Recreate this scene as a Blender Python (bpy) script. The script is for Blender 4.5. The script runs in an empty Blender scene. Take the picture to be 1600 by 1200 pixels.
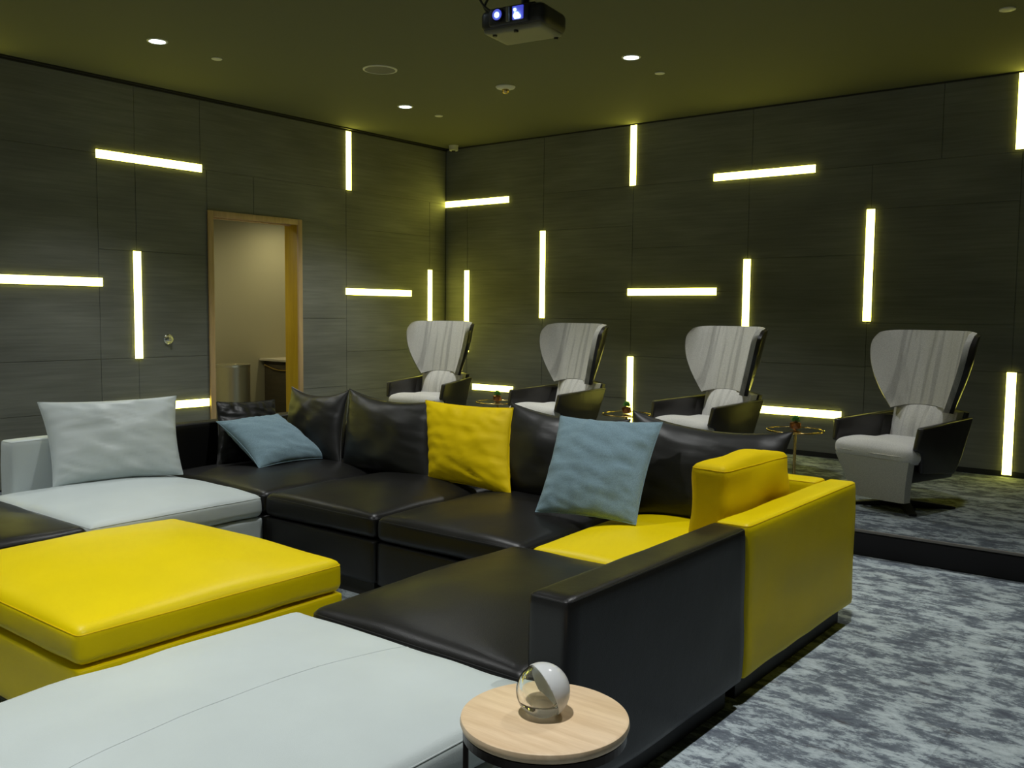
import bpy, bmesh, math, random
from mathutils import Vector, Matrix, noise
from mathutils.bvhtree import BVHTree
random.seed(4)
sc = bpy.context.scene
COL = sc.collection
PI = math.pi

# ------------------------------------------------------------ camera, world, view
cam_d = bpy.data.cameras.new('camera'); cam = bpy.data.objects.new('camera', cam_d); COL.objects.link(cam)
cam_d.sensor_width = 36; cam_d.lens = 1447.07 / 1600 * 36; cam_d.clip_start = .05
Rv = Vector((0.78376, 0.620988, 0.0097234)); Uv = Vector((-0.0556505, 0.0546272, 0.9969548)); Fv = Vector((-0.6185655, 0.7819144, -0.0773728))
M = Matrix((Rv, Uv, -Fv)).transposed().to_4x4(); M.translation = Vector((7.197, -7.85674, 1.37))
cam.matrix_world = M
sc.camera = cam
w = bpy.data.worlds.new('world'); sc.world = w; w.use_nodes = True
w.node_tree.nodes['Background'].inputs[0].default_value = (.5, .6, .7, 1)
w.node_tree.nodes['Background'].inputs[1].default_value = 0.0
vs = sc.view_settings; vs.view_transform = 'Standard'; vs.look = 'None'; vs.gamma = 1; vs.use_curve_mapping = False
vs.exposure = 0.0

TUBE = (1.0, .93, .13); TUBE_S = 10.5          # wall light tubes: yellowish light that overexposes to white
TUBE_LIGHT_W = 1.0
DOWN_W = 165.0; DOWN_C = (.97, .99, .98)
SCREEN_S = 0.14
CEIL = 3.19; PLAT = .15

# ------------------------------------------------------------ materials
def nmat(name):
    m = bpy.data.materials.new(name); m.use_nodes = True
    return m, m.node_tree.nodes, m.node_tree.links, m.node_tree.nodes['Principled BSDF']
def mapping(N, L, scale, rot=(0, 0, 0), coord='Object'):
    tc = N.new('ShaderNodeTexCoord'); mp = N.new('ShaderNodeMapping')
    mp.inputs['Scale'].default_value = scale; mp.inputs['Rotation'].default_value = rot
    L.new(tc.outputs[coord], mp.inputs[0]); return mp
def ramp(N, L, src, stops):
    r = N.new('ShaderNodeValToRGB'); e = r.color_ramp.elements
    while len(e) < len(stops): e.new(.5)
    for i, (p, c) in enumerate(stops): e[i].position = p; e[i].color = (*c, 1) if len(c) == 3 else c
    L.new(src, r.inputs[0]); return r
def noise_n(N, L, mp, scale, detail=4, rough=.55):
    n = N.new('ShaderNodeTexNoise'); n.inputs['Scale'].default_value = scale
    n.inputs['Detail'].default_value = detail; n.inputs['Roughness'].default_value = rough
    L.new(mp.outputs[0], n.inputs['Vector']); return n
def bump(N, L, B, src, strength, dist=.01):
    b = N.new('ShaderNodeBump'); b.inputs['Strength'].default_value = strength; b.inputs['Distance'].default_value = dist
    L.new(src, b.inputs['Height']); L.new(b.outputs[0], B.inputs['Normal']); return b
def plain(name, c, rough=.5, metal=0, spec=.5, coat=0):
    m, N, L, B = nmat(name)
    B.inputs['Base Color'].default_value = (*c, 1); B.inputs['Roughness'].default_value = rough
    B.inputs['Metallic'].default_value = metal; B.inputs['Specular IOR Level'].default_value = spec
    B.inputs['Coat Weight'].default_value = coat
    mp = mapping(N, L, (1, 1, 1)); n = noise_n(N, L, mp, 60, 2)
    bump(N, L, B, n.outputs[0], .03, .002)
    return m
def leather(name, c, rough=.38, spec=.5, var=.12, bs=.12):
    m, N, L, B = nmat(name)
    mp = mapping(N, L, (1, 1, 1))
    n = noise_n(N, L, mp, 3.2, 3)
    a = tuple(x * (1 - var) for x in c); b = tuple(min(1, x * (1 + var)) for x in c)
    r = ramp(N, L, n.outputs[0], [(.3, a), (.7, b)]); L.new(r.outputs[0], B.inputs['Base Color'])
    B.inputs['Roughness'].default_value = rough; B.inputs['Specular IOR Level'].default_value = spec
    v = N.new('ShaderNodeTexVoronoi'); v.inputs['Scale'].default_value = 320; L.new(mp.outputs[0], v.inputs['Vector'])
    n2 = noise_n(N, L, mp, 9, 3)
    mx = N.new('ShaderNodeMath'); mx.operation = 'MULTIPLY_ADD'; mx.inputs[1].default_value = 6
    L.new(n2.outputs[0], mx.inputs[0]); L.new(v.outputs['Distance'], mx.inputs[2])
    bump(N, L, B, mx.outputs[0], bs, .0022)
    return m
def fabric(name, c, pleat=False):
    m, N, L, B = nmat(name)
    mp = mapping(N, L, (1, 1, 1)); n = noise_n(N, L, mp, 240, 2)
    r = ramp(N, L, n.outputs[0], [(.3, tuple(x * .8 for x in c)), (.7, tuple(min(1, x * 1.15) for x in c))])
    if pleat:
        mp2 = mapping(N, L, (30, 3, 1.0)); n3 = noise_n(N, L, mp2, 1, 1.5, .5)
        r3 = ramp(N, L, n3.outputs[0], [(.36, (.68, .68, .68)), (.48, (1, 1, 1))])
        mx = N.new('ShaderNodeMixRGB'); mx.blend_type = 'MULTIPLY'; mx.inputs[0].default_value = .8
        L.new(r.outputs[0], mx.inputs[1]); L.new(r3.outputs[0], mx.inputs[2]); L.new(mx.outputs[0], B.inputs['Base Color'])
        bump(N, L, B, n3.outputs[0], .7, .012)
    else:
        L.new(r.outputs[0], B.inputs['Base Color']); bump(N, L, B, n.outputs[0], .3, .002)
    B.inputs['Roughness'].default_value = .95; B.inputs['Specular IOR Level'].default_value = .15
    B.inputs['Sheen Weight'].default_value = .15
    return m
def emis(name, c, s):
    m, N, L, B = nmat(name)
    B.inputs['Base Color'].default_value = (.8, .8, .8, 1)
    B.inputs['Emission Color'].default_value = (*c, 1); B.inputs['Emission Strength'].default_value = s
    return m
def glass(name, c=(1, 1, 1), ior=1.45, rough=0):
    m, N, L, B = nmat(name)
    B.inputs['Base Color'].default_value = (*c, 1); B.inputs['Transmission Weight'].default_value = 1
    B.inputs['IOR'].default_value = ior; B.inputs['Roughness'].default_value = rough
    return m
def wall_mat():
    m, N, L, B = nmat('grained_wall_panel')
    mp = mapping(N, L, (1.2, 1.2, 26)); n = noise_n(N, L, mp, 1.6, 6, .6)
    mp2 = mapping(N, L, (.7, .7, 2.2)); n2 = noise_n(N, L, mp2, 1.3, 2)
    r = ramp(N, L, n.outputs[0], [(.3, (.165, .171, .152)), (.7, (.225, .232, .207))])
    r2 = ramp(N, L, n2.outputs[0], [(.35, (.8, .8, .8)), (.65, (1.1, 1.1, 1.1))])
    mx = N.new('ShaderNodeMixRGB'); mx.blend_type = 'MULTIPLY'; mx.inputs[0].default_value = 1
    L.new(r.outputs[0], mx.inputs[1]); L.new(r2.outputs[0], mx.inputs[2]); L.new(mx.outputs[0], B.inputs['Base Color'])
    B.inputs['Roughness'].default_value = .62; B.inputs['Specular IOR Level'].default_value = .3
    bump(N, L, B, n.outputs[0], .25, .003)
    return m
def carpet(name, k=1.0):
    m, N, L, B = nmat(name)
    mp = mapping(N, L, (1.5, 2.6, 1), (0, 0, .12)); n = noise_n(N, L, mp, 4.0, 12, .78); n.inputs['Distortion'].default_value = .15
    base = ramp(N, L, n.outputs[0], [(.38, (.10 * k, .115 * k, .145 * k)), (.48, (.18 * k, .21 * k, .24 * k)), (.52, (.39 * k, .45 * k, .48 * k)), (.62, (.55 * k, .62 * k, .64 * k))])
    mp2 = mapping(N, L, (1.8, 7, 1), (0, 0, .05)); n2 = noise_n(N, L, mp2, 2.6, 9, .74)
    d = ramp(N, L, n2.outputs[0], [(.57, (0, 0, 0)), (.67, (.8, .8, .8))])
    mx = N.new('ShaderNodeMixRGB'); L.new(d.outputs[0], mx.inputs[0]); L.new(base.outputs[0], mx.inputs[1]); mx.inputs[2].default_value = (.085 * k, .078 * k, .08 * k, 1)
    br = N.new('ShaderNodeTexBrick'); mp3 = mapping(N, L, (1, 1, 1)); L.new(mp3.outputs[0], br.inputs['Vector'])
    br.inputs['Scale'].default_value = 1; br.inputs['Brick Width'].default_value = 1.0; br.inputs['Row Height'].default_value = .5
    br.inputs['Mortar Size'].default_value = .004; br.inputs['Mortar Smooth'].default_value = .3
    br.inputs['Color1'].default_value = (.92, .92, .92, 1); br.inputs['Color2'].default_value = (1.06, 1.06, 1.06, 1); br.inputs['Mortar'].default_value = (.8, .8, .8, 1)
    m2 = N.new('ShaderNodeMixRGB'); m2.blend_type = 'MULTIPLY'; m2.inputs[0].default_value = 1
    L.new(mx.outputs[0], m2.inputs[1]); L.new(br.outputs[0], m2.inputs[2]); L.new(m2.outputs[0], B.inputs['Base Color'])
    B.inputs['Roughness'].default_value = .95; B.inputs['Specular IOR Level'].default_value = .1
    mp4 = mapping(N, L, (1, 1, 1)); n4 = noise_n(N, L, mp4, 180, 3); bump(N, L, B, n4.outputs[0], .5, .006)
    return m
def wood(name, c1, c2, sc_=(2, 30, 30), rough=.45):
    m, N, L, B = nmat(name)
    mp = mapping(N, L, sc_); n = noise_n(N, L, mp, 1.5, 6, .6)
    r = ramp(N, L, n.outputs[0], [(.35, c1), (.65, c2)]); L.new(r.outputs[0], B.inputs['Base Color'])
    B.inputs['Roughness'].default_value = rough; bump(N, L, B, n.outputs[0], .08, .001)
    return m

def opal_mat():
    m, N, L, B = nmat('opal_glass'); B.inputs['Base Color'].default_value = (.92, .94, .95, 1); B.inputs['Roughness'].default_value = .12
    B.inputs['Coat Weight'].default_value = .6
    t = N.new('ShaderNodeBsdfTranslucent'); t.inputs[0].default_value = (.95, .95, .95, 1)
    x = N.new('ShaderNodeMixShader'); x.inputs[0].default_value = .4
    L.new(B.outputs[0], x.inputs[1]); L.new(t.outputs[0], x.inputs[2]); L.new(x.outputs[0], N['Material Output'].inputs[0]); return m
MT = dict(
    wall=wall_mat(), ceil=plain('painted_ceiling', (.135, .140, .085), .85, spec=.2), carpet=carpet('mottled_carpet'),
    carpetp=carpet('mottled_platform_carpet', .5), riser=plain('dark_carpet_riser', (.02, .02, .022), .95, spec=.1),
    dark=plain('dark_trim', (.012, .012, .012), .6),
    blk=leather('black_leather', (.007, .0068, .0065), .37, .35), yel=leather('yellow_leather', (.82, .63, .0), .42, .22, .04),
    pale=leather('pale_grey_leather', (.54, .60, .595), .45, .4, .04), blkb=leather('black_cushion_leather', (.012, .012, .011), .42, .4),
    bluef=fabric('grey_blue_fabric', (.20, .30, .35)), yelf=leather('yellow_cushion_cover', (.80, .58, .0), .6, .15, .06),
    yelp=leather('yellow_piping', (.80, .54, .0), .5, .2, .05), palep=leather('pale_piping', (.47, .52, .515), .5, .3, .04),
    blkp=leather('black_piping', (.014, .014, .014), .4, .4),
    fab=fabric('pleated_grey_fabric', (.52, .51, .46), True), fab2=fabric('light_grey_fabric', (.66, .65, .61), True), fab3=fabric('smooth_light_grey_fabric', (.66, .65, .62)), fab4=fabric('smooth_grey_fabric', (.54, .53, .48)),
    shell=leather('black_shell_leather', (.018, .016, .015), .3, .6), metal=plain('black_metal', (.02, .02, .02), .35, .6),
    gold=plain('brass', (.75, .55, .20), .22, 1), copper=plain('copper', (.70, .28, .12), .3, 1), green=plain('succulent_green', (.10, .30, .07), .6),
    oak=wood('pale_oak', (.70, .50, .30), (.84, .64, .42), (3, 30, 30)), lit_jamb=wood('yellow_lit_jamb_wood', (.50, .33, .01), (.60, .41, .015), (20, 20, 2)), casing=wood('light_maple_casing', (.50, .34, .17), (.62, .43, .23), (20, 20, 2)),  # right jamb's wood: yellow light falling on it is put into the colour
    brz=plain('dark_bronze_metal', (.03, .022, .018), .35, .7), beige=plain('beige_plaster', (.46, .43, .28), .8, spec=.2),
    steel=plain('polished_steel', (.92, .90, .74), .32, 1), cab=wood('dark_walnut_cabinet', (.05, .042, .025), (.075, .06, .035), (3, 3, 20)),
    stone=plain('pale_stone', (.6, .55, .42), .3), white=plain('white_plastic', (.62, .62, .56), .5), grill=plain('painted_grille', (.13, .13, .12), .7),
    chrome=plain('chrome', (.8, .82, .82), .15, 1), proj=plain('black_plastic', (.02, .02, .022), .45), projb=plain('grey_plastic', (.16, .16, .12), .5),
    glass=glass('clear_glass', (.97, 1, .97)), tglass=glass('smoked_glass', (.75, .78, .72), 1.4), opal=opal_mat(),
    tube=emis('light_tube_diffuser', TUBE, TUBE_S), lamp=emis('downlight_diffuser', (.75, .9, 1), 14),
    lens=emis('lit_projector_lens', (.35, .6, 1), 6), lens2=emis('blue_lit_lens', (.01, .03, 1), .5), screen=emis('projection_image', (.72, .86, 1), SCREEN_S),
    lensg=plain('lens_glass_black', (.005, .005, .02), .05, 0, 1))

# ------------------------------------------------------------ object helpers
def link(o, parent=None):
    COL.objects.link(o)
    if parent: o.parent = parent
    return o
def fin(bm, name, m, parent=None, smooth=True, angle=40):
    bmesh.ops.recalc_face_normals(bm, faces=bm.faces)
    me = bpy.data.meshes.new(name); bm.to_mesh(me); bm.free()
    for mm in (m if isinstance(m, (list, tuple)) else [m]): me.materials.append(mm)
    if smooth:
        for p_ in me.polygons: p_.use_smooth = True
        try: me.set_sharp_from_angle(angle=math.radians(angle))
        except Exception: pass
    return link(bpy.data.objects.new(name, me), parent)
def thing(name, label, cat, loc=(0, 0, 0), rz=0, group=None):
    o = bpy.data.objects.new(name, None); o.empty_display_size = .1; link(o)
    o.location = loc; o.rotation_euler = (0, 0, rz); tag(o, label, cat, group); return o
def tag(o, label, cat, group=None):
    o['label'] = label; o['category'] = cat
    if group: o['group'] = group
    return o
def struct(o): o['kind'] = 'structure'; return o
def add_box(bm, a, b, bev=0, seg=2):
    r = bmesh.ops.create_cube(bm, size=1); vs_ = r['verts']
    c = [(a[i] + b[i]) / 2 for i in range(3)]; s = [abs(b[i] - a[i]) for i in range(3)]
    for v in vs_: v.co = Vector((v.co[i] * s[i] + c[i] for i in range(3)))
    if bev:
        ed = list({e for v in vs_ for e in v.link_edges})
        bmesh.ops.bevel(bm, geom=ed, offset=bev, segments=seg, profile=.5, affect='EDGES')
def box(name, a, b, m, parent=None, bev=0, seg=2):
    bm = bmesh.new(); add_box(bm, a, b, bev, seg); return fin(bm, name, m, parent)
def add_cyl(bm, p0, p1, r0, r1=None, n=24, caps=True):
    p0 = Vector(p0); p1 = Vector(p1); d = p1 - p0; r1 = r0 if r1 is None else r1
    q = Vector((0, 0, 1)).rotation_difference(d.normalized()); rings = []
    for p_, r in ((p0, r0), (p1, r1)):
        rings.append([bm.verts.new(p_ + q @ Vector((math.cos(2 * PI * i / n) * r, math.sin(2 * PI * i / n) * r, 0))) for i in range(n)])
    for i in range(n): bm.faces.new((rings[0][i], rings[0][(i + 1) % n], rings[1][(i + 1) % n], rings[1][i]))
    if caps: bm.faces.new(rings[0][::-1]); bm.faces.new(rings[1])
def add_lathe(bm, prof, c=(0, 0, 0), n=48):
    rings = []
    for r, z in prof:
        if r < 1e-5: rings.append([bm.verts.new((c[0], c[1], c[2] + z))])
        else: rings.append([bm.verts.new((c[0] + r * math.cos(2 * PI * i / n), c[1] + r * math.sin(2 * PI * i / n), c[2] + z)) for i in range(n)])
    for a, b in zip(rings, rings[1:]):
        for i in range(n):
            j = (i + 1) % n
            f = [a[i % len(a)], a[j % len(a)], b[j % len(b)], b[i % len(b)]]
            f = list(dict.fromkeys(f))
            if len(f) > 2: bm.faces.new(f)
def add_tube(bm, pts, r, n=8, closed=False):
    pts = [Vector(p_) for p_ in pts]; rings = []; N_ = len(pts); up = None
    for i, p_ in enumerate(pts):
        if closed: t = pts[(i + 1) % N_] - pts[i - 1]
        else: t = pts[min(i + 1, N_ - 1)] - pts[max(i - 1, 0)]
        t.normalize()
        if up is None: up = t.orthogonal().normalized()
        up = (up - t * up.dot(t)); up = up.normalized() if up.length > 1e-6 else t.orthogonal().normalized()
        s = t.cross(up)
        rings.append([bm.verts.new(p_ + up * math.cos(2 * PI * k / n) * r + s * math.sin(2 * PI * k / n) * r) for k in range(n)])
    for i in range(N_ if closed else N_ - 1):
        a, b = rings[i], rings[(i + 1) % N_]
        for k in range(n): bm.faces.new((a[k], a[(k + 1) % n], b[(k + 1) % n], b[k]))
    if not closed: bm.faces.new(rings[0][::-1]); bm.faces.new(rings[-1])
def soft_box(name, a, b, m, parent, r=.03, crown=0, bulge=0, k=20, seed=0, wr=.002, ce=3.2):
    """rounded upholstered block between a and b; crown lifts the top, bulge swells the sides"""
    a = Vector(a); b = Vector(b); c = (a + b) / 2; h = (b - a) / 2
    bm = bmesh.new(); bmesh.ops.create_cube(bm, size=2)
    bmesh.ops.subdivide_edges(bm, edges=bm.edges[:], cuts=k, use_grid_fill=True)
    for v in bm.verts:
        q = Vector([math.copysign(1 - (1 - abs(x)) ** 1.7, x) for x in v.co])
        p_ = Vector([q[i] * h[i] for i in range(3)])
        inn = Vector([max(-(h[i] - r), min(h[i] - r, p_[i])) for i in range(3)])
        d = p_ - inn
        if d.length > 1e-7: p_ = inn + d.normalized() * r if sum(abs(x) > 1e-6 for x in d) > 1 else p_
        u, w_, z = p_[0] / h[0], p_[1] / h[1], p_[2] / h[2]
        top = max(0, z)
        p_[2] += crown * (1 - min(1, abs(u)) ** ce) * (1 - min(1, abs(w_)) ** ce) * (top ** 2)
        bl = bulge * (1 - z * z)
        p_[0] += bl * u * abs(u) ** 3 * (1 - .5 * w_ * w_); p_[1] += bl * w_ * abs(w_) ** 3 * (1 - .5 * u * u)
        n_ = noise.noise(Vector((p_[0] * 5 + seed * 7.3, p_[1] * 5, p_[2] * 8)))
        p_ += Vector((u * abs(u), w_ * abs(w_), z * abs(z))) * wr * n_ * 2
        v.co = c + p_
    return fin(bm, name, m, parent, angle=80)
def piping(name, x0, x1, y0, y1, z, m, parent, r=.0022, rc=.03):
    pts = []
    for cx, cy, a0 in ((x1 - rc, y1 - rc, 0), (x0 + rc, y1 - rc, 90), (x0 + rc, y0 + rc, 180), (x1 - rc, y0 + rc, 270)):
        for j in range(7):
            a_ = math.radians(a0 + j * 15); pts.append(Vector((cx + rc * math.cos(a_), cy + rc * math.sin(a_), z)))
    if parent.type == 'MESH':      # follow the upholstery surface
        tree = BVHTree.FromPolygons([v.co for v in parent.data.vertices], [p_.vertices[:] for p_ in parent.data.polygons])
        full = []
        for k in range(len(pts)):
            a_, b_ = pts[k], pts[(k + 1) % len(pts)]; q = max(1, int((b_ - a_).length / .03))
            full += [a_.lerp(b_, j / q) for j in range(q)]
        pts = [tree.find_nearest(p_)[0] for p_ in full]
        pts = [p_ for k, p_ in enumerate(pts) if (p_ - pts[k - 1]).length > 1e-4]
    bm = bmesh.new(); add_tube(bm, pts, r, 6, True); return fin(bm, name, m, parent)
def pillow(name, corners, T, m, label, cat='cushion', group=None, conc=.03, seed=0, wr=.012, power=.5, seam_m=None, n=44, sag=0):
    """inflated cushion through four corners BL, BR, TR, TL"""
    BL, BR, TR, TL = [Vector(c) for c in corners]
    ctr = (BL + BR + TR + TL) / 4; base = Vector((ctr.x, ctr.y, min(BL.z, BR.z)))
    root = thing(name, label, cat, base, 0, group or ('back cushions on the sofas' if name == 'back_cushion' else 'loose pillows on the sofas'))
    nrm = (BR - BL).cross(TL - BL).normalized()
    wd = (BR - BL).length; ht = (TL - BL).length
    bm = bmesh.new(); grid = {}
    def P_(u, v, side):
        uu = u * (1 - conc * 2 * (1 - v * v) * abs(u) ** 4); vv = v * (1 - conc * 2 * (1 - u * u) * abs(v) ** 4)
        s, t = (uu + 1) / 2, (vv + 1) / 2
        q = BL * (1 - s) * (1 - t) + BR * s * (1 - t) + TR * s * t + TL * (1 - s) * t
        q = q - Vector((0, 0, sag * (1 - u * u) * ((v + 1) / 2) ** 2))
        e = max(0, (1 - u * u)) * max(0, (1 - v * v))
        th = T / 2 * e ** power
        # folds running in from the seams
        edge = max(abs(u), abs(v)); fold = noise.noise(Vector((v * 7 + seed * 3.1, u * 2.0, seed))) if abs(u) > abs(v) else noise.noise(Vector((u * 7 + seed, v * 2.0, seed * 2.7)))
        f2 = noise.noise(Vector((u * 2.2 + seed, v * 2.2, side * 3 + seed)))
        th2 = th * (1 + .14 * f2) + wr * fold * (e ** .3) * (edge ** 2) * (1 if e > 0 else 0) + wr * .6 * noise.noise(Vector((u * 3, v * 9 + u * 4, seed + 9))) * (e ** .5)
        return q + nrm * side * th2 - base
    for side in (1, -1):
        for i in range(n + 1):
            for j in range(n + 1):
                u = math.sin((i / n * 2 - 1) * PI / 2 * .999) / math.sin(PI / 2 * .999); v = math.sin((j / n * 2 - 1) * PI / 2 * .999) / math.sin(PI / 2 * .999)
                border = i in (0, n) or j in (0, n)
                if border and side == -1: grid[(side, i, j)] = grid[(1, i, j)]
                else: grid[(side, i, j)] = bm.verts.new(P_(u, v, side))
        for i in range(n):
            for j in range(n):
                f = [grid[(side, i, j)], grid[(side, i + 1, j)], grid[(side, i + 1, j + 1)], grid[(side, i, j + 1)]]
                bm.faces.new(f if side == 1 else f[::-1])
    seam = [grid[(1, i, 0)].co.copy() for i in range(n)] + [grid[(1, n, j)].co.copy() for j in range(n)] + [grid[(1, n - i, n)].co.copy() for i in range(n)] + [grid[(1, 0, n - j)].co.copy() for j in range(n)]
    fin(bm, 'cushion_cover', m, root, angle=180)
    b2 = bmesh.new(); add_tube(b2, seam, .0035, 6, True); fin(b2, 'piping', seam_m or m, root)
    return root

# ------------------------------------------------------------ room shell
RX, RY = 9.2, -9.6
struct(box('floor', (-.0, RY, -.1), (RX, 0, 0), MT['carpet']))
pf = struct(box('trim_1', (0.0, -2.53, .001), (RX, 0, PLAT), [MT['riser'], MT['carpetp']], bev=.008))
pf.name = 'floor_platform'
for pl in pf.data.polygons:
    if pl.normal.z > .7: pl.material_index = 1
struct(box('ceiling', (-.1, RY - .1, CEIL), (RX + .1, .1, CEIL + .1), MT['ceil']))
def panel_wall(name, axis, U0, U1, cols, hole=None):
    """wall of grained panels: axis 'x' = wall along x at y=0, 'y' = along y at x=0; cols = (u0,u1,[z seams])"""
    bm = bmesh.new(); g = .0035
    def bx_(u0, u1, z0, z1, d0, d1, bev=0):
        if axis == 'x': add_box(bm, (u0, d0, z0), (u1, d1, z1), bev, 1)
        else: add_box(bm, (-d1, u0, z0), (-d0, u1, z1), bev, 1)
    if hole:
        h0, h1, hz = hole
        bx_(U0, h0, -.05, CEIL, .006, .16); bx_(h1, U1, -.05, CEIL, .006, .16); bx_(h0, h1, hz, CEIL, .006, .16)
    else: bx_(U0, U1, -.05, CEIL, .006, .16)
    for u0, u1, zs in cols:
        z = [zs[0]] + zs[1:]
        for a_, b_ in zip(z, z[1:]): bx_(u0 + g / 2, u1 - g / 2, a_ + g / 2, b_ - g / 2, 0, .012, .0015)
    return struct(fin(bm, name, MT['wall'], smooth=False))
T_ = CEIL
B0 = .19
panel_wall('wall_back', 'x', 0, RX, [
    (0, .327, [B0, .53, 1.83, 2.577]), (.327, 1.378, [B0, .53, 1.24, 1.83, 2.577]), (0, 1.378, [2.577, T_]),
    (1.378, 2.46, [B0, .53, 1.31, 1.575, 2.22, 2.6, T_]),
    (2.46, 3.657, [B0, .95, 1.575, 2.0, 2.6]), (2.46, 3.675, [2.6, T_]),
    (3.657, 4.725, [B0, .525, .945, 1.87, 2.6]), (3.675, 5.25, [2.6, T_]),
    (4.725, 5.816, [B0, .95, 1.31, 2.24, 2.6]), (5.25, 6.3, [2.6, T_]),
    (5.816, 6.95, [B0, .95, 1.72, 2.6]), (6.3, 7.6, [2.6, T_]), (6.95, RX, [B0, .53, 1.3, 2.22, 2.6]), (7.6, RX, [2.6, T_])])
D0, D1, DZ = -3.05, -2.10, 2.19
panel_wall('wall_left', 'y', RY, 0, [
    (-.265, 0, [B0, .93, 1.83, 2.58]), (-1.487, -.265, [B0, .55, .95, 1.57, 2.2, 2.58]), (-1.487, 0, [2.58, T_]),
    (-2.06, -1.487, [0, .6, 1.29, 2.2]), (-2.6, -1.487, [2.23, 2.58]), (-3.09, -2.6, [2.23, 2.58]), (-3.15, -1.487, [2.58, T_]),
    (-3.756, -3.09, [0, .547, .96, 1.84, 2.58]), (-3.756, -3.15, [2.58, T_]), (-4.08, -3.756, [0, .547, .96, 1.84, 2.58]),
    (-5.0, -4.08, [0, .547, .96, 1.575, 2.59]), (-5.3, -3.756, [2.59, T_]),
    (-6.1, -5.0, [0, .547, 1.3, 1.84, 2.59]), (-7.3, -6.1, [0, .95, 1.57, 2.22, 2.59]), (-7.3, -5.3, [2.59, T_]), (RY, -7.3, [0, 1.3, 2.2, T_])],
    hole=(D0 - .03, D1 + .03, DZ + .03))
struct(box('wall_right', (RX, RY, -.05), (RX + .12, 0, CEIL), MT['wall']))
struct(box('wall_front', (-.1, RY - .12, -.05), (RX + .1, RY, CEIL), MT['wall']))
# shadow gaps / skirting
struct(box('baseboard_back', (0, -.002, PLAT), (RX, .012, B0 + .002), MT['dark']))
struct(box('baseboard_left', (-.012, RY, 0), (.002, D0 - .035, .012), MT['dark']))
bm = bmesh.new(); add_box(bm, (0, RY, CEIL - .022), (.018, 0, CEIL)); add_box(bm, (.03, RY, CEIL - .012), (.055, 0, CEIL))
struct(fin(bm, 'trim_2', MT['dark'], smooth=False))
struct(box('trim_3', (.06, -.014, CEIL - .012), (RX, 0, CEIL), MT['dark']))
# metal nosing along the platform edge
struct(box('trim_4', (0, -2.537, PLAT - .012), (RX, -2.525, PLAT + .003), plain('grey_edge_trim', (.16, .15, .14), .7), bev=.002))

# ------------------------------------------------------------ doorway and room beyond
fr = bpy.data.objects.new('door_1', None); link(fr); fr.location = (0, D0, 0); struct(fr)
def fb(name, a, b, m=MT['casing']):
    o = box(name, Vector(a) - Vector((0, D0, 0)), Vector(b) - Vector((0, D0, 0)), m, fr, bev=.003); return o
fb('jamb', (-.2, D0 - .03, 0), (.0, D0, DZ + .03)); fb('jamb', (-.2, D1, 0), (.0, D1 + .03, DZ + .03), MT['lit_jamb']); fb('head_jamb', (-.2, D0, DZ), (.0, D1, DZ + .03))
fb('casing', (0, D0 - .04, 0), (.02, D0 + .012, DZ + .045)); fb('casing', (0, D1 - .012, 0), (.02, D1 + .04, DZ + .045)); fb('casing_head', (0, D0 + .012, DZ - .008), (.02, D1 - .012, DZ + .045))
fb('door_stop', (-.14, D0, DZ - .012), (-.1, D1, DZ))
VX = -1.35
bm = bmesh.new()
add_box(bm, (VX - .1, -4.2, -.05), (VX, .1, 2.7)); struct(fin(bm, 'wall_vestibule_far', MT['beige']))
struct(box('wall_vestibule_side', (VX, -.1, -.05), (-.16, .0, 2.7), MT['beige']))
struct(box('wall_vestibule_end', (VX, -4.2, -.05), (-.16, -4.1, 2.7), MT['beige']))
struct(box('ceiling_vestibule', (VX, -4.1, 2.5), (-.16, -.1, 2.6), MT['beige']))
struct(box('floor_vestibule', (VX, -4.1, -.1), (0, -.1, 0), MT['carpet']))
# waste bin
bn = thing('waste_bin', 'polished metal cylinder waste bin seen through the doorway', 'bin', (-1.08, -2.09, 0))
bm = bmesh.new(); add_lathe(bm, [(0, .0), (.165, 0), (.17, .01), (.17, .40), (.1705, .405), (.17, .41), (.17, .79), (.165, .795), (.155, .79), (.155, .5), (0, .5)]); fin(bm, 'bin_body', MT['steel'], bn)
bm = bmesh.new(); add_lathe(bm, [(.172, .775), (.174, .78), (.174, .80), (.165, .803), (.158, .80), (.158, .775)]); fin(bm, 'rim', MT['steel'], bn)
# counter
ct = thing('vestibule_cabinet', 'dark counter cabinet with pale stone top beyond the doorway', 'cabinet', (-.95, -1.1, 0))
def cb(name, a, b, m, bev=.003): return box(name, Vector(a) - Vector((-.95, -1.1, 0)), Vector(b) - Vector((-.95, -1.1, 0)), m, ct, bev=bev)
cb('countertop', (VX + .005, -1.57, .81), (-.66, -.3, .835), MT['stone'])
cb('cabinet_body', (VX + .005, -1.50, .05), (-.68, -.3, .81), MT['cab'])
dr = cb('cabinet_door', (VX + .06, -1.525, .08), (-.70, -1.50, .775), MT['cab'])
bm = bmesh.new()
add_tube(bm, [(-.33 + .5 * t / 12, -.445, .765 - .05 * math.sin(PI * .5 * min(1, t / 7))) for t in range(13)], .008)
h_ = fin(bm, 'handle', MT['gold'], dr)
def area(name, loc, size, w_, c, rot=(0, 0, 0), parent=None, spread=PI):
    l = bpy.data.lights.new(name, 'AREA'); l.shape = 'DISK'; l.size = size; l.energy = w_; l.color = c; l.spread = spread
    o = bpy.data.objects.new(name, l); o.location = loc; o.rotation_euler = rot; link(o, parent); return o

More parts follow.
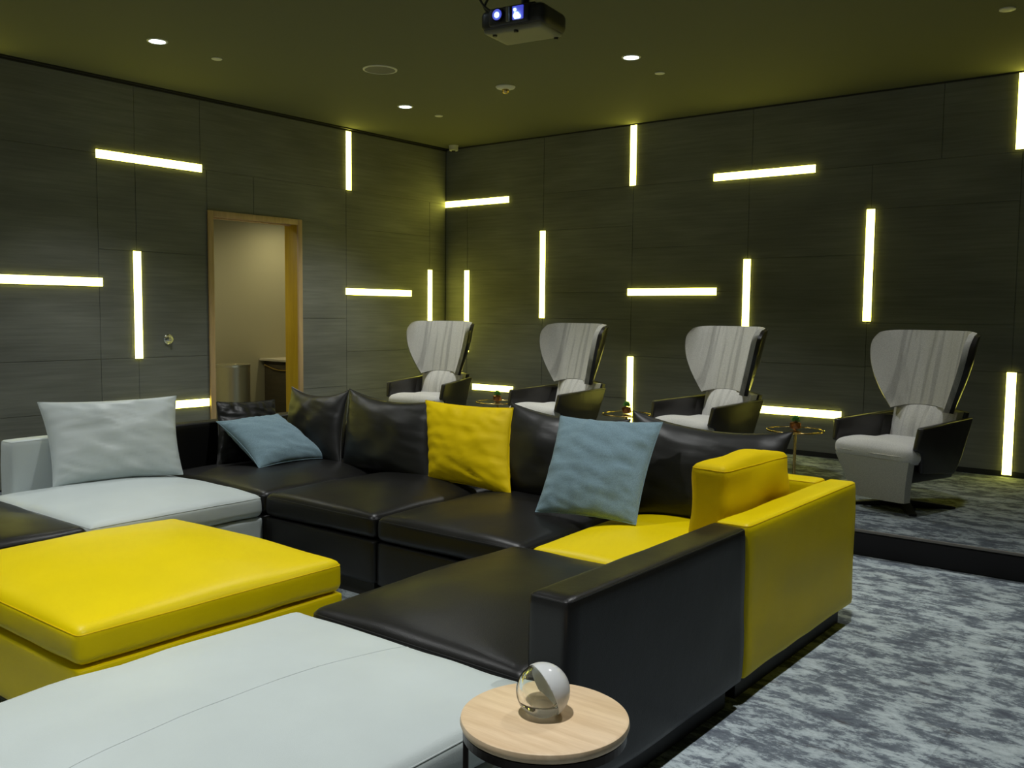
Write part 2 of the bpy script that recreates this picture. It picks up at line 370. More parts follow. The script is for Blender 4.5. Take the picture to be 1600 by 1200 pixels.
# ------------------------------------------------------------ ceiling fixtures
def downlight(x, y, label, z=CEIL, w_=DOWN_W, c=DOWN_C, spread=1.75, group=None):
    t = thing('recessed_downlight', label, 'ceiling light', (x, y, z), 0, group or 'recessed downlights')
    bm = bmesh.new(); add_lathe(bm, [(.052, -.001), (.056, -.006), (.068, -.004), (.07, 0), (.052, .0)]); fin(bm, 'trim_ring', MT['white'], t)
    bm = bmesh.new(); add_lathe(bm, [(0, -.003), (.052, -.003), (.052, -.0005), (0, -.0005)]); fin(bm, 'diffuser', MT['lamp'], t)
    l = bpy.data.lights.new('bulb', 'SPOT'); l.energy = w_; l.color = c; l.spot_size = spread; l.spot_blend = .9; l.shadow_soft_size = .05
    o = bpy.data.objects.new('bulb', l); o.location = (0, 0, -.02); link(o, t)
    return t
downlight(1.26, -4.29, 'round white downlight above the left wall, leftmost in the ceiling', w_=DOWN_W * .75)
downlight(1.20, -1.85, 'round white downlight nearest the room corner')
downlight(3.65, -2.04, 'round white downlight right of the ceiling projector')
for x, y, k, wh in ((3.65, -4.4, .9, 'over the middle of the black sofa'), (6.07, -2.04, .45, 'over the nearest armchair'), (6.07, -4.4, 1.0, 'over the yellow sofa arm'),
                    (3.65, -6.8, 1.2, 'over the yellow ottoman'), (6.07, -6.9, 1.35, 'over the round oak table'), (1.26, -6.8, .8, 'by the left wall beyond the left edge')):
    downlight(x, y, 'round white downlight ' + wh + ', outside the photo', w_=DOWN_W * k)
downlight(-.75, -1.35, 'small warm downlight over the vestibule counter', z=2.5, w_=34, c=(1, .9, .55), spread=2.9)
downlight(-.75, -3.2, 'added warm fill downlight in the vestibule, unseen behind the left wall', z=2.5, w_=50, c=(1, .9, .6), spread=2.9)  # unseen lamp added to brighten the vestibule and the bin
def disc(name, x, y, r, h, m, label, cat):
    bm = bmesh.new(); add_lathe(bm, [(0, -h), (r * .85, -h), (r, -h * .7), (r, 0), (0, 0)]); o = fin(bm, name, m); o.location = (x, y, CEIL); return tag(o, label, cat, 'round cover plates in the ceiling')
disc('sprinkler_cover', 1.21, -3.79, .038, .008, MT['white'], 'small flat round cover plate beside the leftmost downlight', 'sprinkler cover')
disc('sprinkler_cover', 1.18, -1.39, .038, .008, MT['white'], 'small flat round cover plate beside the downlight nearest the corner', 'sprinkler cover')
disc('sprinkler_cover', 3.60, -1.54, .038, .008, MT['white'], 'small flat round cover plate right of the downlight beside the projector', 'sprinkler cover')
disc('sprinkler_cover', 5.98, -1.62, .045, .008, MT['white'], 'small flat round cover plate at the far right of the ceiling', 'sprinkler cover')
sp = thing('ceiling_speaker', 'round flush grille speaker in the ceiling between two downlights', 'speaker', (1.95, -2.87, CEIL))
bm = bmesh.new(); add_lathe(bm, [(.115, -.001), (.117, -.008), (.128, -.006), (.13, 0)]); fin(bm, 'frame', MT['white'], sp)
bm = bmesh.new(); add_lathe(bm, [(0, -.004), (.116, -.004), (.116, -.001), (0, -.001)]); fin(bm, 'grille', MT['grill'], sp)
ss = thing('smoke_detector', 'white round ceiling detector with a brass tip, between the projector and the room corner', 'detector', (2.38, -1.89, CEIL))
bm = bmesh.new(); add_lathe(bm, [(0, -.02), (.045, -.022), (.07, -.014), (.08, -.004), (.08, 0)]); fin(bm, 'base_plate', MT['white'], ss)
bm = bmesh.new(); add_lathe(bm, [(.028, -.018), (.03, -.035), (.022, -.05), (.012, -.055), (0, -.055)]); fin(bm, 'sensor', MT['gold'], ss)
cs = thing('corner_sensor', 'small white cylinder sensor at the ceiling corner', 'sensor', (.24, -.14, CEIL))
bm = bmesh.new(); add_lathe(bm, [(0, -.055), (.045, -.055), (.05, -.05), (.05, -.01), (.055, 0)]); fin(bm, 'housing', MT['white'], cs)
bm = bmesh.new(); add_lathe(bm, [(0, -.066), (.018, -.066), (.022, -.055), (0, -.055)]); fin(bm, 'sensor_window', MT['dark'], cs)

# ------------------------------------------------------------ projector
pj = thing('projector', 'black projector with glowing blue lenses hanging from the ceiling', 'projector', (4.167, -3.965, 2.80), math.radians(8))
pj.scale = (.8, .8, .8)
soft_box('projector_body', (-.235, -.16, .012), (.235, .18, .15), MT['proj'], pj, r=.045, k=12, wr=0)
soft_box('bottom_cover', (-.215, -.145, 0), (.215, .16, .05), MT['projb'], pj, r=.022, k=10, wr=0)
lh = soft_box('lens_housing', (-.15, -.185, .03), (.14, -.12, .14), MT['proj'], pj, r=.015, k=6, wr=0)
bm = bmesh.new(); add_cyl(bm, (-.075, -.20, .09), (-.075, -.15, .09), .042, .045, 32); lr = fin(bm, 'lens_ring', MT['metal'], pj)
bm = bmesh.new(); add_cyl(bm, (-.075, -.203, .09), (-.075, -.19, .09), .034, .034, 32); fin(bm, 'lens', MT['lens2'], lr)
bm = bmesh.new(); add_cyl(bm, (-.075, -.206, .088), (-.075, -.20, .088), .017, .02, 7); fin(bm, 'lamp_spot', MT['lens'], lr)
bm = bmesh.new(); add_box(bm, (.028, -.19, .045), (.11, -.16, .13), .006); lw = fin(bm, 'lamp_window', MT['lens2'], pj)
bm = bmesh.new(); add_cyl(bm, (.062, -.195, .068), (.062, -.188, .068), .022, .02, 6); add_cyl(bm, (.05, -.195, .105), (.05, -.188, .105), .009, .009, 6); add_cyl(bm, (.08, -.195, .06), (.08, -.188, .06), .013, .012, 6)
fin(bm, 'lamp_spot', MT['lens'], lw)
box('front_divider', (-.012, -.2, .04), (.01, -.16, .13), MT['projb'], pj, bev=.003)
for x, y in ((-.15, -.1), (.02, -.12), (.17, .14)):
    bm = bmesh.new(); add_cyl(bm, (x, y, -.012), (x, y, .01), .014, .017, 16); fin(bm, 'foot', MT['proj'], pj)
bm = bmesh.new(); add_cyl(bm, (0, .03, .18), (0, .03, (CEIL - 2.80) / .8 - .003), .028, .028, 24); fin(bm, 'mount_pole', MT['metal'], pj)
box('mount_bracket', (-.12, -.06, .148), (.12, .12, .185), MT['metal'], pj, bev=.006)
bm = bmesh.new(); add_lathe(bm, [(0, -.02), (.07, -.018), (.08, 0), (0, 0)], (0, .03, (CEIL - 2.80) / .8 - .001)); fin(bm, 'ceiling_plate', MT['metal'], pj)
for k_, (dx, dz) in enumerate(((0, 0), (.03, .05))):
    bm = bmesh.new(); add_tube(bm, [(-.19, .0, .14), (-.22, .0, .17), (-.27 - dx, .01, .18 + dz), (-.31 - dx, .02, .23 + dz), (-.28 - dx, .03, .30 + dz), (-.18, .03, .34 + dz), (-.08, .03, .34 + dz), (-.02, .03, .31)], .009, 8); fin(bm, 'cable', MT['proj'], pj)

# projection screen on the front wall (behind the photographer)
scn = thing('projection_screen', 'large lit projection screen on the front wall behind the photographer', 'screen', (4.6, RY + .03, .7))
box('screen_frame', (-1.95, -.025, -.05), (1.95, .0, 2.2), MT['dark'], scn)
box('screen_image', (-1.9, .0, 0), (1.9, .004, 2.15), MT['screen'], scn)

# ------------------------------------------------------------ light tubes
def tube(wall, kind, u, z0, z1, label, u2=None):
    """V tube at u from z0 to z1; H tube from u to u2 at height z0"""
    hw = .033; pr = .011
    if kind == 'V': a = (u - hw, z0); b = (u + hw, z1)
    else: a = (u, z0 - hw); b = (u2, z0 + hw)
    c = ((a[0] + b[0]) / 2, (a[1] + b[1]) / 2); hu = (b[0] - a[0]) / 2; hz = (b[1] - a[1]) / 2
    if wall == 'B': t = thing('wall_light_tube', label, 'wall light', (c[0], 0, c[1]), 0, 'light tubes on the walls')
    else: t = thing('wall_light_tube', label, 'wall light', (0, c[0], c[1]), PI / 2, 'light tubes on the walls')
    # local: x along the wall, -y out of it
    bm = bmesh.new(); add_box(bm, (-hu, -pr, -hz), (hu, -.004, hz), .0015, 2); fin(bm, 'diffuser', MT['tube'], t)
    e = .006
    bm = bmesh.new(); add_box(bm, (-hu - .002, -.006, -hz - .002), (hu + .002, .004, hz + .002)); fin(bm, 'mounting_channel', MT['chrome'], t)
    return t
tube('L', 'H', -4.085, 2.587, 0, 'horizontal light tube high on the left wall, above left of the door', -3.14)
tube('L', 'H', -4.99, 1.577, 0, 'horizontal light tube at the left edge of the left wall', -4.056)
tube('L', 'H', -1.50, 1.563, 0, 'horizontal light tube on the left wall right of the door', -.56)
tube('L', 'V', -3.756, .955, 1.84, 'upright light tube on the left wall beside the round steel knob')
tube('L', 'V', -1.458, 2.584, CEIL - .025, 'upright light tube on the left wall touching the ceiling')
tube('L', 'V', -.265, .93, 1.832, 'upright light tube on the left wall behind the farthest armchair')
tube('L', 'H', -4.0, .547, 0, 'low horizontal light tube ending at the door casing', -3.1)
tube('B', 'H', 3.31, 2.611, 0, 'high horizontal light tube above the space between the third and nearest armchairs', 4.25)
tube('B', 'H', .0, 2.575, 0, 'horizontal light tube starting in the room corner high up', .92)
tube('B', 'H', 2.42, 1.577, 0, 'mid-height horizontal light tube between second and third armchair', 3.365)
tube('B', 'H', 3.62, .525, 0, 'low horizontal light tube above the glass table by the nearest armchair', 4.545)
tube('B', 'H', .42, .533, 0, 'short low horizontal light tube between the two farthest armchairs', 1.0)
tube('B', 'V', .327, .92, 1.83, 'upright light tube on the back wall closest to the room corner')
tube('B', 'V', 1.378, 1.312, 2.218, 'upright light tube above the second armchair from the corner')
tube('B', 'V', 2.455, 2.604, CEIL - .01, 'upright light tube on the back wall touching the ceiling left of centre')
tube('B', 'V', 3.657, .95, 1.863, 'upright light tube rising behind the third armchair headrest')
tube('B', 'V', 4.725, 1.323, 2.241, 'upright light tube above and left of the nearest armchair')
tube('B', 'V', 5.818, .165, .95, 'upright light tube standing at the platform, right of the nearest armchair')
tube('B', 'V', 2.466, .165, .947, 'low upright light tube behind the middle glass table')
tube('B', 'V', 5.80, 2.62, CEIL - .01, 'upright light tube at the top right edge touching the ceiling')
tube('B', 'V', 6.02, 1.35, 1.95, 'short upright light tube just past the right edge of the photo')
tube('B', 'H', 7.0, 2.2, 0, 'horizontal light tube on the back wall right of the photo', 7.9)
tube('L', 'V', -5.02, 2.60, CEIL - .025, 'upright ceiling-touching light tube on the left wall, left of the photo')
tube('L', 'H', -6.3, 1.3, 0, 'horizontal light tube on the left wall, left of the photo', -5.4)
tube('L', 'V', -7.2, 1.4, 2.3, 'upright light tube on the left wall, farthest left outside the photo')

# round steel knob plate on left wall
kn = thing('wall_switch', 'round steel control knob on the left wall left of the door', 'switch', (0, -3.49, 1.112), PI / 2)
bm = bmesh.new(); add_cyl(bm, (0, -.012, 0), (0, 0, 0), .044, .046, 40); add_cyl(bm, (0, -.018, 0), (0, -.012, 0), .036, .042, 40); fin(bm, 'plate', MT['chrome'], kn)
bm = bmesh.new(); add_cyl(bm, (0, -.045, 0), (0, -.018, 0), .017, .019, 24); fin(bm, 'knob', MT['chrome'], kn)

# ------------------------------------------------------------ sofas
SZ0, SZ1, CZ = .085, .295, .415
LE = dict(b=(MT['blk'], MT['blkp']), y=(MT['yel'], MT['yelp']), p=(MT['pale'], MT['palep']))
cnt = [0]
def sofa(name, col, label, cat, seat, backs=(), arms=(), crown=.045, seamx=None, z0=SZ0, z1=SZ1, z2=CZ, group=None, ce=2.8):
    x0, x1, y0, y1 = seat; m, mp = LE[col]
    xs = [x0, x1] + [q for a in list(backs) + list(arms) for q in a[:2]]; ys = [y0, y1] + [q for a in list(backs) + list(arms) for q in a[2:4]]
    cx, cy = (x0 + x1) / 2, (y0 + y1) / 2
    t = thing(name, label, cat, (cx, cy, 0), 0, group or ('ottomans' if name == 'ottoman' else 'sofa sections'))
    L_ = lambda a: (a[0] - cx, a[1] - cy, a[2]); g = .004; cnt[0] += 1
    box('plinth', L_((min(xs) + .05, min(ys) + .05, 0)), L_((max(xs) - .05, max(ys) - .05, z0 + .01)), MT['dark'], t)
    soft_box('base', L_((x0 + g, y0 + g, z0)), L_((x1 - g, y1 - g, z1 - .004)), m, t, r=.012, k=10, wr=.001, seed=cnt[0])
    sc_ = soft_box('seat_cushion', L_((x0 + g, y0 + g, z1)), L_((x1 - g, y1 - g, z2)), m, t, r=.034, crown=crown, bulge=.008, seed=cnt[0], wr=.003, k=26, ce=ce)
    piping('piping', x0 - cx + g - .001, x1 - cx - g + .001, y0 - cy + g - .001, y1 - cy - g + .001, z2 - .020, mp, sc_, .0022, .02)
    if seamx is not None:
        tree = BVHTree.FromPolygons([v.co for v in sc_.data.vertices], [p_.vertices[:] for p_ in sc_.data.polygons])
        bm = bmesh.new(); pts = []
        for i in range(81):
            yy = (y0 + .012) + (y1 - y0 - .024) * i / 80 - cy
            hit = tree.ray_cast(Vector((seamx - cx, yy, 2)), Vector((0, 0, -1)))[0]
            if hit: pts.append(hit - Vector((0, 0, .0004)))
        add_tube(bm, pts, .0017, 6); fin(bm, 'seam', mp, sc_)
    for nm, lst in (('backrest', backs), ('armrest', arms)):
        for (a0, a1, b0, b1, zt) in lst:
            bb = soft_box(nm, L_((a0 + .002, b0 + .002, z0)), L_((a1 - .002, b1 - .002, zt)), m, t, r=.022, k=14, wr=.002, bulge=.0, seed=cnt[0] + 3)
            piping('piping', a0 - cx + .004, a1 - cx - .004, b0 - cy + .004, b1 - cy - .004, zt - .006, mp, bb, .0022, .02)
    return t
AZ = .64
XO, XI = 5.885, 5.75; YB0, YB1 = -3.72, -3.86; LZ = .68
sofa('corner_sofa', 'y', 'yellow leather sofa corner with low arm, next to the black chaise', 'sofa', (4.935, XI, -4.885, YB1), backs=[(4.935, XI, YB1, YB0, AZ)], arms=[(XI, XO, -4.865, YB0, AZ)])
sofa('chaise_sofa', 'b', 'black leather chaise with a long arm beside the round oak table', 'sofa', (4.87, XI, -5.965, -4.895), arms=[(XI, XO + .005, -5.965, -4.875, AZ)], crown=.055)
sofa('sofa_seat', 'b', 'black leather seat section between the yellow corner and the next black seat', 'sofa', (4.06, 4.925, -4.91, YB1), backs=[(4.06, 4.925, YB1, YB0, AZ)])
sofa('sofa_seat', 'b', 'black leather seat section nearest the black corner section', 'sofa', (3.215, 4.05, -4.91, YB1), backs=[(3.215, 4.05, YB1, YB0, AZ)])
sofa('corner_sofa', 'b', 'black leather corner section under the small blue pillow', 'sofa', (2.24, 3.205, -4.90, YB1), backs=[(2.24, 3.205, YB1, YB0, AZ), (2.10, 2.24, -4.89, YB0, LZ)])
sofa('sofa_seat', 'p', 'pale grey leather seat with backrest at left under the big grey cushion', 'sofa', (2.24, 3.235, -5.85, -4.92), backs=[(2.10, 2.24, -5.75, -4.91, LZ)])
sofa('chaise', 'b', 'black leather seat block at the left edge beside the pale grey seat', 'sofa', (2.20, 3.28, -6.95, -5.87))
sofa('ottoman', 'y', 'large yellow leather ottoman in the middle of the seating', 'ottoman', (3.31, 4.485, -6.53, -5.475), crown=.085, z0=.04, z1=.275, z2=.40, ce=2.3)
sofa('ottoman', 'p', 'large pale grey leather ottoman in the near foreground', 'ottoman', (4.85, 5.85, -7.15, -5.99), crown=.045, seamx=5.37, ce=2.4)

# ------------------------------------------------------------ cushions
pillow('back_cushion', [(2.34, -4.10, .41), (2.92, -4.12, .41), (2.80, -3.95, .87), (2.24, -3.95, .86)], .19, MT['blkb'], 'black leather back cushion in the sofa corner, directly above the small blue pillow', seed=1, conc=.05, sag=.028, wr=.007)
pillow('back_cushion', [(2.93, -4.12, .41), (3.68, -4.12, .41), (3.535, -3.95, .85), (2.81, -3.95, .88)], .20, MT['blkb'], 'black leather back cushion left of the bright yellow square cushion', seed=2, conc=.03, sag=.028, wr=.007)
pillow('back_cushion', [(4.12, -4.12, .41), (4.86, -4.12, .41), (4.85, -3.95, .85), (4.105, -3.95, .88)], .20, MT['blkb'], 'black leather back cushion between the yellow and the large blue pillows', seed=3, conc=.025, sag=.028, wr=.007)
pillow('back_cushion', [(4.92, -4.12, .42), (5.68, -4.12, .42), (5.67, -3.95, .86), (4.865, -3.95, .895)], .20, MT['blkb'], 'wide black leather back cushion right of the large blue pillow', seed=4, conc=.04, sag=.028, wr=.007)
pillow('throw_pillow', [(3.68, -4.15, .44), (4.31, -4.21, .44), (4.147, -3.99, .858), (3.475, -3.96, .853)], .16, MT['yelf'], 'square yellow leather pillow standing between black back cushions', 'pillow', seed=5, conc=.03, wr=.018)
pillow('throw_pillow', [(4.695, -4.511, .46), (5.176, -4.433, .46), (5.119, -4.114, .872), (4.604, -4.195, .868)], .15, MT['bluef'], 'large grey-blue fabric pillow leaning on the black back cushions', 'pillow', seed=6, conc=.03, wr=.022)
pillow('throw_pillow', [(2.76, -4.60, .455), (2.775, -4.08, .455), (2.434, -4.215, .715), (2.405, -4.64, .70)], .16, MT['bluef'], 'smaller blue fabric pillow reclining on the black corner seat', 'pillow', seed=7, conc=.05, wr=.018)
pillow('throw_pillow', [(2.43, -4.66, .43), (2.43, -4.18, .43), (2.29, -4.13, .79), (2.29, -4.56, .805)], .12, MT['blkb'], 'wrinkled black leather pillow behind the small blue pillow', 'pillow', seed=8, wr=.025)
pillow('back_cushion', [(2.375, -5.60, .44), (2.534, -4.95, .44), (2.338, -4.863, .864), (2.174, -5.575, .865)], .20, MT['pale'], 'big pale grey leather cushion on the pale grey seat', seed=9, conc=.03, wr=.02, seam_m=MT['palep'])
# boxy yellow pillow standing against the yellow arm
yp = thing('throw_pillow', 'boxy yellow leather pillow standing against the yellow arm', 'pillow', (5.645, -4.38, .43), 0, 'loose pillows on the sofas')
o = soft_box('cushion_cover', (-.07, -.30, 0), (.07, .29, .37), MT['yelf'], yp, r=.03, crown=.02, bulge=.015, k=18, wr=.008, seed=21)
piping('piping', -.068, .068, -.298, .288, .350, MT['yelp'], o, .0025, .03)
yp.rotation_euler = (0, math.radians(0), math.radians(-2))

# ------------------------------------------------------------ side table with glass ball
TX, TY, TZ = 6.055, -6.288, .505
st = thing('side_table', 'round pale oak side table on dark metal legs in the foreground', 'table', (TX, TY, 0))
bm = bmesh.new(); add_lathe(bm, [(0, TZ - .028), (.173, TZ - .026), (.180, TZ - .021), (.183, TZ - .012), (.181, TZ - .003), (.176, TZ), (0, TZ)], n=96); fin(bm, 'tabletop', MT['oak'], st)
bm = bmesh.new(); add_lathe(bm, [(.160, TZ - .044), (.177, TZ - .044), (.177, TZ - .026), (.160, TZ - .026), (.160, TZ - .044)], n=72); fin(bm, 'support_ring', MT['brz'], st, smooth=False)
for a_ in (218, 338, 98):
    an = math.radians(a_); c_, s_ = math.cos(an), math.sin(an)
    bm = bmesh.new(); add_box(bm, (-.006, -.011, .0), (.006, .011, TZ - .028), .0015)
    for v in bm.verts:
        x_, y_ = v.co.x + .170, v.co.y; v.co.x = x_ * c_ - y_ * s_; v.co.y = x_ * s_ + y_ * c_
    fin(bm, 'leg', MT['brz'], st)
bm = bmesh.new(); add_lathe(bm, [(.160, 0), (.177, 0), (.177, .014), (.160, .014), (.160, 0)], n=72); fin(bm, 'base_ring', MT['brz'], st, smooth=False)
R_ = .0575
gb = thing('glass_ball', 'half white half clear glass ball on the round oak table', 'ornament', (TX - .005, TY - .002, TZ + .0005))
cut = Vector((.41, .77, .35)).normalized()
fl = -R_ * .90
bm = bmesh.new(); bmesh.ops.create_uvsphere(bm, u_segments=64, v_segments=48, radius=R_)
for v in bm.verts:
    if v.co.z < fl: v.co.z = fl
    v.co.z -= fl
b_o = [f for f in bm.faces]
r_ = bmesh.ops.create_uvsphere(bm, u_segments=48, v_segments=32, radius=R_ * .80)
for v in r_['verts']: v.co.z = max(v.co.z, -R_ * .45) - fl + .004
me = bpy.data.meshes.new('clear_glass'); 
for f in bm.faces: f.smooth = True
inner = {v for v in r_['verts']}
bmesh.ops.recalc_face_normals(bm, faces=[f for f in bm.faces if f.verts[0] not in inner])
bmesh.ops.recalc_face_normals(bm, faces=[f for f in bm.faces if f.verts[0] in inner])
bmesh.ops.reverse_faces(bm, faces=[f for f in bm.faces if f.verts[0] in inner])
bm.to_mesh(me); bm.free(); me.materials.append(MT['glass']); link(bpy.data.objects.new('clear_glass', me), gb)
bm = bmesh.new(); r_ = bmesh.ops.create_uvsphere(bm, u_segments=64, v_segments=48, radius=R_ + .0006)
for v in bm.verts: v.co.z = max(v.co.z, fl) - fl + .0
bmesh.ops.bisect_plane(bm, geom=bm.verts[:] + bm.edges[:] + bm.faces[:], plane_co=Vector((0, 0, -fl)) + cut * .003, plane_no=cut, clear_inner=True)
op = fin(bm, 'opal_glass', MT['opal'], gb, angle=180)
sm = op.modifiers.new('thickness', 'SOLIDIFY'); sm.thickness = .0012; sm.offset = 1

# ------------------------------------------------------------ armchairs
def grid_surf(bm, F, nu, nv, off=None):
    V = [[bm.verts.new(F(-1 + 2 * i / nu, j / nv)) for j in range(nv + 1)] for i in range(nu + 1)]
    for i in range(nu):
        for j in range(nv): bm.faces.new((V[i][j], V[i + 1][j], V[i + 1][j + 1], V[i][j + 1]))
    return V
def slab(name, F, G, nu, nv, m, parent):
    """closed slab between surface F (front) and G (back)"""
    bm = bmesh.new(); A = grid_surf(bm, F, nu, nv); B_ = grid_surf(bm, G, nu, nv)
    for i in range(nu):
        bm.faces.new((A[i][0], A[i + 1][0], B_[i + 1][0], B_[i][0])); bm.faces.new((A[i][nv], A[i + 1][nv], B_[i + 1][nv], B_[i][nv]))
    for j in range(nv):
        bm.faces.new((A[0][j], A[0][j + 1], B_[0][j + 1], B_[0][j])); bm.faces.new((A[nu][j], A[nu][j + 1], B_[nu][j + 1], B_[nu][j]))
    return fin(bm, name, m, parent, angle=50)
def interp(t, P):
    for (a, b), (c, d) in zip(P, P[1:]):
        if t <= c:
            s = (t - a) / (c - a); s = s * s * (3 - 2 * s); return b + (d - b) * s
    return P[-1][1]
HB = .645; HT = 1.125
def head_hw(t): return .222 + .155 * math.sin(min(1, t / .85) * PI / 2) - .012 * (max(0, t - .85) / .15) ** 2
def head(s, t, d=0):
    sp_ = s
    hw = head_hw(t); z = HB + (HT - HB) * t - .03 * (1 - t) * s * s
    z -= (.018 * abs(s) ** 8) * (t > .8) * (t - .8) / .2
    wing = .09 + .14 * math.sin(PI / 2 * min(1, t / .8)) - .05 * (max(0, t - .8) / .2) ** 2
    y = .215 + .12 * t - wing * abs(s) ** 3.2
    x = hw * s * (1 - .12 * abs(s) ** 6)
    nx = -s * abs(s) ** 2 * .75
    n_ = Vector((-nx * 1.0, 1, -.2)).normalized()
    p_ = Vector((x, y, z)) + n_ * d
    return p_
def pleat(s, z, k=17): return .004 * math.sin(s * k + 1.0 * math.sin(z * 2)) * (1 - abs(s) ** 4)
def make_chair():
    t = thing('wing_armchair', '', 'armchair')
    slab('headrest', lambda s, v: head(s, v, -.018) - Vector((0, pleat(s, v), 0)), lambda s, v: head(s, v, .018), 56, 28, MT['fab'], t)
    def shell(s, v, d):
        p_ = head(s * 1.0, v * .985, d); return p_
    hs = slab('shell_back', lambda s, v: shell(s, v, .0185), lambda s, v: shell(s, v, .045), 40, 20, MT['shell'], t)
    # lower back
    def lb(s, v, d):
        z = .37 + (HB - .37) * v - .03 * s * s * v; hw = .205 + .018 * v
        y = .13 + .08 * v + .02 * abs(s) ** 3 - .035 * math.sin(PI * v) * (1 - s * s)
        return Vector((hw * s, y + d, z))
    slab('back_cushion', lambda s, v: lb(s, v, -.02 + pleat(s, v, 14)), lambda s, v: lb(s, v, .05), 40, 16, MT['fab2'], t)
    slab('lower_back_shell', lambda s, v: lb(s * 1.06, v, .0505), lambda s, v: lb(s * 1.06, v, .085), 24, 8, MT['shell'], t)
    # seat
    sc_ = soft_box('seat_cushion', (-.25, -.36, .30), (.25, .16, .425), MT['fab3'], t, r=.05, crown=.02, bulge=.01, k=18, wr=.006, seed=31)
    for v in sc_.data.vertices:
        if v.co.y < 0: v.co.x *= 1 + .1 * min(1, -v.co.y / .3); v.co.z += .022 * min(1, -v.co.y / .33) - .0
    bm = bmesh.new(); pts = []
    for i in range(21):
        s = -1 + i / 10; pts.append((s * .262, -.367 + .03 * s ** 6 - .004, .355 + .02))
    add_tube(bm, pts, .004, 6); fin(bm, 'piping', MT['fab'], sc_)
    # hanging leg panel under the seat front
    def lp(s, v, d):
        z = .075 + (.345 - .075) * v; hw = .185 + .075 * v ** 1.2; y = -.27 - .085 * v + .02 * s * s
        return Vector((hw * s, y + d, z))
    slab('leg_panel', lambda s, v: lp(s, v, -.012), lambda s, v: lp(s, v, .05), 20, 12, MT['fab4'], t)
    # arms: black shell sides
    for sg in (-1, 1):
        prof = [(-.30, .555), (-.335, .42), (-.27, .40), (-.235, .27), (.13, .235), (.19, .33), (.275, .585)]
        top = []
        bm = bmesh.new(); ins = []; outs = []
        for (y, z) in prof:
            fl_ = .05 * max(0, (z - .2) / .4)
            xo = .275 + fl_ - .03 * max(0, y - .05) / .23; xi = xo - .035 - (.012 if z > .5 else 0)
            ins.append(bm.verts.new((sg * xi, y, z))); outs.append(bm.verts.new((sg * xo, y, z)))
        n_ = len(prof)
        bm.faces.new(ins); bm.faces.new(outs[::-1])
        for i in range(n_): bm.faces.new((ins[i], ins[(i + 1) % n_], outs[(i + 1) % n_], outs[i]))
        bmesh.ops.recalc_face_normals(bm, faces=bm.faces)
        bmesh.ops.bevel(bm, geom=bm.edges[:], offset=.012, segments=3, affect='EDGES', profile=.5)
        fin(bm, 'armrest', MT['shell'], t, angle=60)
    # lower shell: curved tub behind and below the seat
    def tub(s, v, d):
        an = s * 1.25; z = .26 + .30 * v; r = .26 + .05 * v + d
        return Vector((math.sin(an) * r * 1.0, .02 + .02 * v + math.cos(an) * (r - .03), z))
    slab('lower_shell', lambda s, v: tub(s, v, -.03), lambda s, v: tub(s, v, 0), 36, 8, MT['shell'], t)
    box('seat_pan', (-.22, -.24, .20), (.22, .2, .305), MT['shell'], t, bev=.02)
    bm = bmesh.new(); add_cyl(bm, (0, 0, .03), (0, 0, .205), .032, .036, 24); add_cyl(bm, (0, 0, .17), (0, 0, .205), .09, .1, 24); fin(bm, 'swivel_column', MT['metal'], t)
    for k in range(4):
        an = math.radians(45 + 90 * k); c_, s_ = math.cos(an), math.sin(an)
        bm = bmesh.new(); vs_ = []
        for x_, hw, z0_, z1_ in ((.0, .035, .012, .05), (.16, .028, .005, .034), (.315, .022, .0, .016)):
            vs_.append([bm.verts.new((x_, -hw, z0_)), bm.verts.new((x_, hw, z0_)), bm.verts.new((x_, hw, z1_)), bm.verts.new((x_, -hw, z1_))])
        bm.faces.new(vs_[0][::-1]); bm.faces.new(vs_[-1])
        for a_, b_ in zip(vs_, vs_[1:]):
            for i in range(4): bm.faces.new((a_[i], a_[(i + 1) % 4], b_[(i + 1) % 4], b_[i]))
        for v in bm.verts: x_, y_ = v.co.x, v.co.y; v.co.x = x_ * c_ - y_ * s_; v.co.y = x_ * s_ + y_ * c_
        fin(bm, 'foot', MT['metal'], t, angle=30)
    return t
def copy_tree(o, parent=None):
    c = o.copy(); COL.objects.link(c); c.parent = parent
    for ch in [q for q in KIDS.get(o.name, [])]: copy_tree(ch, c)
    return c
KIDS = {}
def index_kids():
    KIDS.clear()
    for o in COL.objects:
        if o.parent: KIDS.setdefault(o.parent.name, []).append(o)
chair = make_chair(); index_kids()
CH = [(1.11, -1.40, 13, 'grey wing armchair with black shell farthest away in the room corner'),
      (2.61, -1.40, -10, 'grey wing armchair with black shell, second from the room corner'),
      (4.04, -1.45, -15, 'grey wing armchair with black shell behind the wide black back cushion'),
      (5.52, -1.68, -18, 'nearest grey wing armchair, its whole seat and leg panel visible at right')]
for i, (x, y, a_, lb_) in enumerate(CH):
    o = chair if i == 0 else copy_tree(chair)
    o.location = (x, y, PLAT); o.rotation_euler = (0, 0, math.radians(a_)); o['label'] = lb_; o['group'] = 'wing armchairs in a row on the platform'

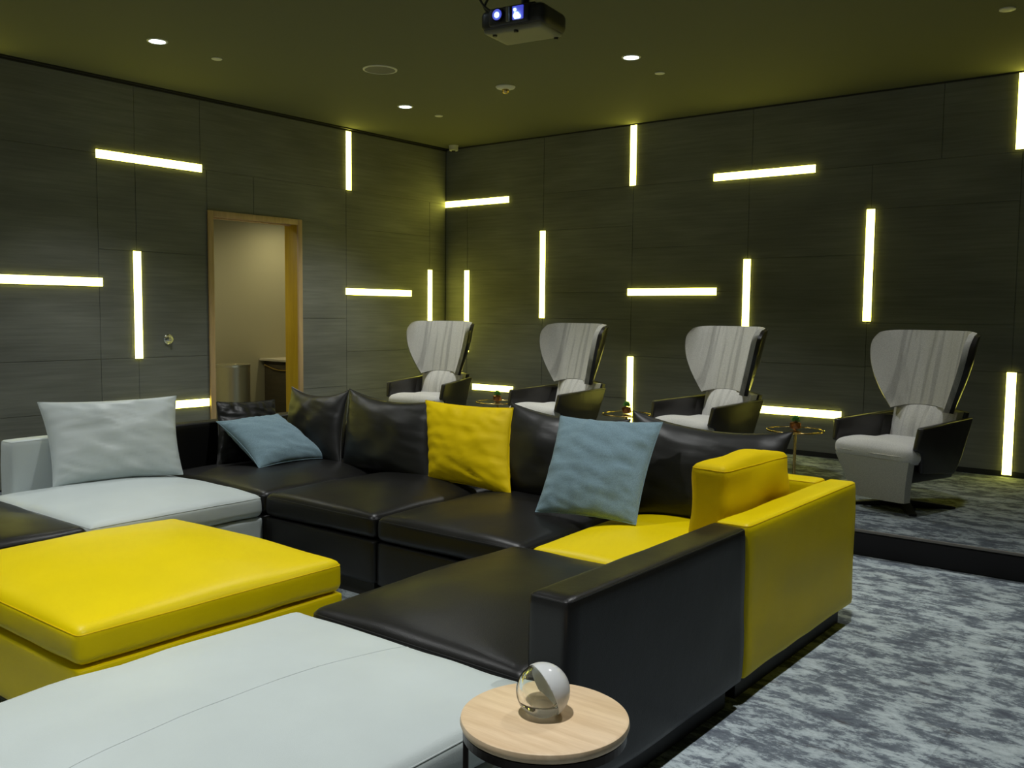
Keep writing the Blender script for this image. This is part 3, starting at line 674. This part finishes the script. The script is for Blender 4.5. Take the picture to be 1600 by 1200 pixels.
# ------------------------------------------------------------ glass tables with succulents
def make_table():
    t = thing('glass_table', '', 'table')
    h = .385
    bm = bmesh.new(); add_lathe(bm, [(0, h), (.193, h), (.193, h + .006), (0, h + .006)], n=64); fin(bm, 'glass_top', MT['tglass'], t, smooth=False)
    bm = bmesh.new(); add_tube(bm, [(.198 * math.cos(2 * PI * i / 64), .198 * math.sin(2 * PI * i / 64), h + .003) for i in range(64)], .0065, 10, True); fin(bm, 'rim', MT['gold'], t)
    bm = bmesh.new(); add_cyl(bm, (0, 0, .01), (0, 0, h - .002), .011, .011, 20); add_lathe(bm, [(0, h - .012), (.05, h - .012), (.05, h - .001), (0, h - .001)], n=32); fin(bm, 'pole', MT['gold'], t)
    bm = bmesh.new(); add_lathe(bm, [(0, 0), (.16, 0), (.162, .006), (.155, .010), (.02, .014), (0, .014)], n=64); fin(bm, 'base', MT['gold'], t)
    return t
def make_plant():
    t = thing('potted_succulent', '', 'plant')
    bm = bmesh.new(); bmesh.ops.create_icosphere(bm, subdivisions=1, radius=.045)
    for v in bm.verts: v.co.z = max(-.032, min(.03, v.co.z)) + .032
    fin(bm, 'pot', MT['copper'], t, smooth=False)
    bm = bmesh.new(); rnd = random.Random(3)
    for k in range(30):
        a_ = k * 2.4; tl = .25 + 1.0 * k / 30; ln = .055 - .012 * k / 30
        d = Vector((math.cos(a_) * math.sin(tl), math.sin(a_) * math.sin(tl), math.cos(tl))); s_ = d.cross(Vector((0, 0, 1))).normalized()
        b0 = Vector((0, 0, .058)); u_ = d.cross(s_)
        q = [b0 + d * .008, b0 + d * ln * .6 + s_ * .010, b0 + d * ln, b0 + d * ln * .6 - s_ * .010, b0 + d * ln * .55 + u_ * .006, b0 + d * ln * .55 - u_ * .004]
        V = [bm.verts.new(p_) for p_ in q]
        for a2, b2, c2 in ((0, 1, 4), (1, 2, 4), (2, 3, 4), (3, 0, 4), (1, 0, 5), (2, 1, 5), (3, 2, 5), (0, 3, 5)): bm.faces.new((V[a2], V[b2], V[c2]))
    fin(bm, 'leaves', MT['green'], t, smooth=False)
    return t
tb = make_table(); pl_ = make_plant(); index_kids()
TB = [(4.68, -1.37, 'small round glass table with brass rim beside the nearest armchair', 'copper potted succulent on the glass table nearest the viewer'),
      (3.22, -1.30, 'small round glass table with brass rim left of the third armchair', 'copper potted succulent beside the low upright light tube'),
      (1.80, -1.25, 'small round glass table with brass rim between the two farthest armchairs', 'copper potted succulent below the short low light tube')]
for i, (x, y, l1, l2) in enumerate(TB):
    a_ = tb if i == 0 else copy_tree(tb); b_ = pl_ if i == 0 else copy_tree(pl_)
    a_.location = (x, y, PLAT); b_.location = (x, y, PLAT + .3915)
    a_['label'] = l1; b_['label'] = l2; a_['group'] = 'glass tables between the armchairs'; b_['group'] = 'succulents on the glass tables'
